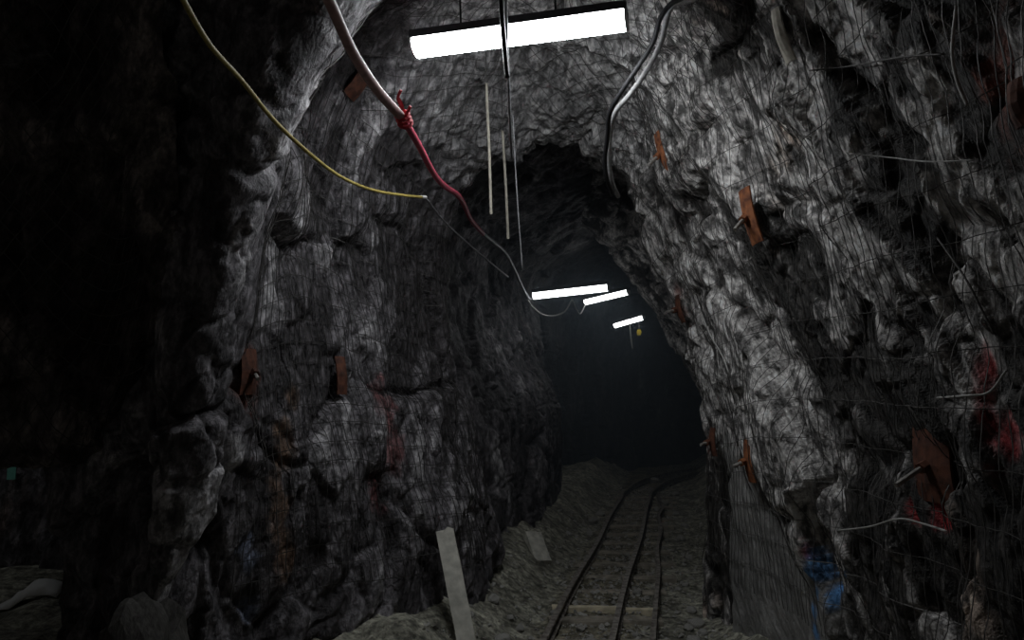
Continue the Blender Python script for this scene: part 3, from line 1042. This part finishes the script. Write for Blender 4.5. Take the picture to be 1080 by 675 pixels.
# ------------------------------------------------------------------ damp haze in the far drift
hz = bpy.data.materials.new('damp_haze')
hz.use_nodes = True
nt = hz.node_tree
nt.nodes.clear()
out = nt.nodes.new('ShaderNodeOutputMaterial')
vs_ = nt.nodes.new('ShaderNodeVolumeScatter')
vs_.inputs['Color'].default_value = (.70, .85, 1.0, 1)
vs_.inputs['Density'].default_value = HAZE
vs_.inputs['Anisotropy'].default_value = .2
nt.links.new(vs_.outputs['Volume'], out.inputs['Volume'])
hm = MB()
x0, y0, x1, y1 = -1.8, 7.0, 9.5, 20.0
hm.box(((x0 + x1) / 2, (y0 + y1) / 2, 2.3), ((x1 - x0) / 2, 0, 0), (0, (y1 - y0) / 2, 0), (0, 0, 2.6))
ho = hm.build('haze', hz)
tag(ho, 'thin blue haze hanging in the far drift', 'haze', kind='stuff')

# ------------------------------------------------------------------ rail track
def rail_line(Ls):
    """(Y, L) pairs along the straight, then round the bend with a constant offset"""
    pts = [Vector((l + AX * y, y, 0)) for y, l in Ls]
    off = Ls[-1][1] + .7
    for ox, oy, dg in BENDS[:4]:
        a = math.radians(dg)
        pts.append(Vector((ox + off * math.cos(a), oy - off * math.sin(a), 0)))
    out = smooth_path(pts, 8)
    for p in out:
        p.z = .035
    return out


track = empty('rail_track', (AX * 5 - .7, 5.0, 0.0))
RP = [(-.034, 0), (.034, 0), (.034, .008), (.007, .018), (.007, .05), (.021, .056), (.021, .074), (-.021, .074), (-.021, .056), (-.007, .05), (-.007, .018), (-.034, .008)]
ys = list(np.arange(3.2, 12.6, .775))
line_a = rail_line([(y, -.94 + .012 * math.sin(y * 1.7)) for y in ys])
line_b = rail_line([(y, -.49 + .012 * math.sin(y * 1.5 + 1)) for y in ys])
MB().prism(RP, line_a).build('rail', M_RAIL, track)
MB().prism(RP, line_b).build('rail', M_RAIL, track)
third = [(3.2, -.19), (4.4, -.20), (5.3, -.215), (6.2, -.225), (7.2, -.235), (8.2, -.275), (9.2, -.262), (10.2, -.315), (10.9, -.28), (11.6, -.34), (12.5, -.40)]
tpts = smooth_path([Vector((l + AX * y, y, .028)) for y, l in third], 6)
g = MB().prism([(a * .8, c * .85) for a, c in RP], tpts).build('guard_rail', M_RAIL, track)
g['label'] = 'wavy thinner third rail beside the track'
k = 0
y = 3.35
while y < 12.4:
    L0, L1 = -1.06 + random.uniform(-.05, .06), -.13 + random.uniform(-.08, .05)
    pale = abs(y - 6.15) < .2
    c = Vector(((L0 + L1) / 2 + AX * y, y, -.001 + random.uniform(-.010, .008) + (.012 if pale else 0)))
    yaw = random.uniform(-.05, .05) - (.12 if pale else .0)
    ax = Vector((math.cos(yaw), math.sin(yaw), 0))
    ay = Vector((-ax.y, ax.x, 0))
    hw = .055 if not pale else .028
    n_ = 6
    m = MB()
    prof = []
    path = [c + ax * (L1 - L0) / 2 * t for t in np.linspace(-1, 1, n_)]
    pr = [(-hw, -.05), (hw, -.05), (hw, .026), (hw - .012, .036), (-hw + .012, .036), (-hw, .026)]
    m.prism(pr, path)
    for v in m.v:
        v.x += random.uniform(-.004, .004); v.y += random.uniform(-.006, .006); v.z += random.uniform(-.006, .004)
    m.build('sleeper', M_PALESLEEPER if pale else M_SLEEPER, track)
    k += 1
    y += .5 + random.uniform(-.03, .03)
    if abs(y - 6.15) < .27:
        y = 6.15
tag(track, 'narrow gauge rail track with muddy sleepers curving away down the drift', 'rail track')

# ------------------------------------------------------------------ plank, slab, stones
def board(name, base, top, width, thick, mat, label, cat, face=(0, -1, .2), jag=.02):
    base, top = Vector(base), Vector(top)
    t = (top - base).normalized()
    s = t.cross(Vector(face)).normalized()
    u = s.cross(t)
    nn = 9
    vs, fs = [], []
    cross = [(-1, -1), (-.3, -1.08), (.4, -1.0), (1, -1), (1, 1), (.4, 1.05), (-.3, 1.0), (-1, 1)]
    for k in range(nn):
        c = base.lerp(top, k / (nn - 1))
        for (x, y) in cross:
            e = random.uniform(-.05, .05)
            endj = (jag * random.uniform(-1, 1) if k == nn - 1 else 0) - (.022 if (k == nn - 1 and -.5 < x < 0 and jag > .015) else 0)
            vs.append(c + s * width / 2 * x * (1 + e * .6) + u * thick / 2 * y * (1 + e) + t * endj)
    m8 = len(cross)
    for k in range(nn - 1):
        for j in range(m8):
            fs.append((k * m8 + j, k * m8 + (j + 1) % m8, (k + 1) * m8 + (j + 1) % m8, (k + 1) * m8 + j))
    fs += [tuple(reversed(range(m8))), tuple((nn - 1) * m8 + j for j in range(m8))]
    o = MB().add(vs, fs).build(name, mat)
    return tag(o, label, cat)


pb = P(497, 712, 4.75)
pb.z = ground(pb.x, pb.y) - .01
board('plank', pb, P(469, 558, 5.12), .115, .045, M_PLANK, 'long pale weathered plank leaning on the left wall', 'plank')
sb = P(572, 600, 7.35)
sb.z = ground(sb.x, sb.y) - .01
board('slab', sb, P(561, 563, 7.6), .17, .07, M_SLAB, 'pale flat slab leaning by the left wall beside the track', 'slab', (.5, -1, .2), .012)


def stone_mesh(name, seed, sub=2):
    import bmesh
    bm = bmesh.new()
    bmesh.ops.create_icosphere(bm, subdivisions=sub, radius=1.0)
    co = np.array([v.co[:] for v in bm.verts])
    h, e, r = facets(co * 1.1 + seed * 3.7, 90 + seed)
    dd = 1 + .35 * h + .12 * fbm(co * 2.2 + seed, 2, 95)
    for v, d in zip(bm.verts, dd):
        v.co *= float(d)
        v.co.z *= .72
    me = bpy.data.meshes.new(name)
    bm.to_mesh(me)
    bm.free()
    return me


stone_light = [stone_mesh('stone', k, 2) for k in range(5)]
for me in stone_light:
    me.materials.append(M_STONE)
spots = [(626, 548, .10), (633, 541, .08), (640, 552, .07), (622, 560, .06), (700, 531, .08), (693, 536, .06), (712, 541, .07), (722, 552, .06), (727, 585, .06),
         (723, 612, .045), (716, 616, .035), (729, 638, .06), (735, 652, .07), (726, 655, .045), (731, 668, .06), (712, 520, .08), (718, 566, .06), (741, 660, .05),
         (600, 560, .05), (586, 640, .05), (548, 655, .045), (538, 640, .04), (671, 662, .035), (664, 648, .03), (672, 620, .04), (612, 655, .04), (630, 645, .035), (640, 600, .04), (622, 668, .04),
         (690, 506, .09), (520, 620, .06), (505, 604, .07), (530, 668, .05)]
REG = ['beside the left rail', 'by the right wall foot', 'between the rails', 'on the left bank']
ORD = ['nearest', 'second nearest', 'third nearest', 'fourth nearest', 'fifth nearest', 'sixth nearest', 'seventh nearest', 'eighth nearest', 'ninth nearest', 'tenth nearest',
       'eleventh nearest', 'twelfth nearest', 'thirteenth nearest', 'fourteenth nearest', 'fifteenth nearest']
banks = {}
for k, (px, py, r) in enumerate(spots):
    Y = 1400.0 / (py - 410.0)
    for _ in range(3):
        p = P(px, py, Y)
        Y = (CAM[2] - ground(p.x, p.y)) * 800.0 / (py - 410.0)
    p = P(px, py, Y)
    o = bpy.data.objects.new('stone', stone_light[k % 5])
    s_ = r * random.uniform(.75, 1.0)
    o.scale = (s_, s_ * random.uniform(.8, 1.2), s_)
    o.rotation_euler = (random.uniform(-.3, .3), random.uniform(-.3, .3), random.uniform(0, 6.3))
    o.location = (p.x, p.y, ground(p.x, p.y) + s_ * .35)
    COL.objects.link(o)
    L = p.x - AX * p.y
    w = ('stone on the muck between left wall and track' if L < -1.0 else
         'stone lying among the rails and sleepers' if L < -.15 else 'stone on the dirt along the right wall')
    banks.setdefault(w, []).append((p.y, o))
for w, lst in banks.items():
    for k, (_, o) in enumerate(sorted(lst, key=lambda q: q[0])):
        tag(o, ORD[min(k, 14)] + ' loose grey ' + w, 'stone', w.replace('stone', 'stones', 1))

# fine gravel: past counting
gv, gf = [], []
tet = np.array([(1, 1, 1), (1, -1, -1), (-1, 1, -1), (-1, -1, 1)], float) * .6
oct_ = np.array([(1, 0, 0), (-1, 0, 0), (0, 1, 0), (0, -1, 0), (0, 0, .8), (0, 0, -.8)], float)
of = [(0, 2, 4), (2, 1, 4), (1, 3, 4), (3, 0, 4), (2, 0, 5), (1, 2, 5), (3, 1, 5), (0, 3, 5)]
n = 5200
Yg = 4.2 + 9.5 * RNG.random(n) ** 1.3
Lg = np.where(RNG.random(n) < .6, RNG.normal(-.62, .28, n), RNG.uniform(-1.6, .45, n))
Xg = Lg + AX * Yg
Zg = floor_height(Xg[None], Yg[None])[0]
for k in range(n):
    r = .007 + .016 * RNG.random() ** 2.5
    A = RNG.normal(size=(3, 3)) * .35 + np.eye(3)
    v = oct_ @ A * r + (Xg[k], Yg[k], Zg[k] + r * .3)
    b = len(gv)
    gv += [tuple(q) for q in v]
    gf += [tuple(b + i for i in f) for f in of]
me = bpy.data.meshes.new('gravel')
me.from_pydata(gv, [], gf)
me.materials.append(M_STONE)
o = bpy.data.objects.new('gravel', me)
COL.objects.link(o)
tag(o, 'fine grey gravel strewn over the track bed and muck', 'gravel', kind='stuff')

# ------------------------------------------------------------------ the side drift at lower left
def boulder(name, loc, scale, seed, mat, label):
    me = stone_mesh(name, seed, 4)
    me.materials.append(mat)
    o = bpy.data.objects.new(name, me)
    o.scale = scale
    o.location = loc
    o.rotation_euler = (0, 0, seed)
    COL.objects.link(o)
    return tag(o, label, 'boulder')


boulder('boulder', (-1.60, 3.3, .28), (.26, .24, .80), 11, M_DARKSTONE, 'dark low boulder in the bottom left corner below the black rock face')
lamp((-4.9, 5.2, 2.35), (-3.8, 5.3, 2.35), .085, .08, emit_mat('added_drift_tube', (.93, .97, 1.0), 4.0), 'added unseen fluorescent lamp inside the side drift, behind the black rock face')  # unseen lamp added to brighten the back of the drift
wp = P(36, 655, 5.3)
m = MB()
vs, fs = [], []
for i_ in range(9):
    for j_ in range(6):
        x, y = (i_ / 8 - .5) * .42, (j_ / 5 - .5) * .24
        vs.append((wp.x + x, wp.y + y, ground(wp.x + x, wp.y + y) + .02 + .09 * max(0, 1 - (x / .2) ** 2 - (y / .14) ** 2) + random.uniform(-.012, .012)))
for i_ in range(8):
    for j_ in range(5):
        q = i_ * 6 + j_
        fs.append((q, q + 6, q + 7, q + 1))
o = m.add(vs, fs).build('plastic_sheet', simple_mat('white_plastic_sheet', (.75, .75, .73), .5, 0, .1), None, True)
o.modifiers.new('thick', 'SOLIDIFY').thickness = .006
tag(o, 'crumpled white plastic sheet on the side drift floor at bottom left', 'plastic sheet')
p, n_ = surf(DRIFT, 14, 498)
n_ = Vector((.3, -1, 0)).normalized()
s_ = n_.cross(Vector((0, 0, 1)))
mk = MB().box(p + n_ * .06, s_ * .03, n_ * .006, Vector((0, 0, .055))).box(p + n_ * .03, s_ * .006, n_ * .04, Vector((0, 0, .006))).build('marker', simple_mat('green_marker', (.16, .45, .36), .5, 0, .15))
tag(mk, 'small green marker on the side drift wall at left edge', 'marker')
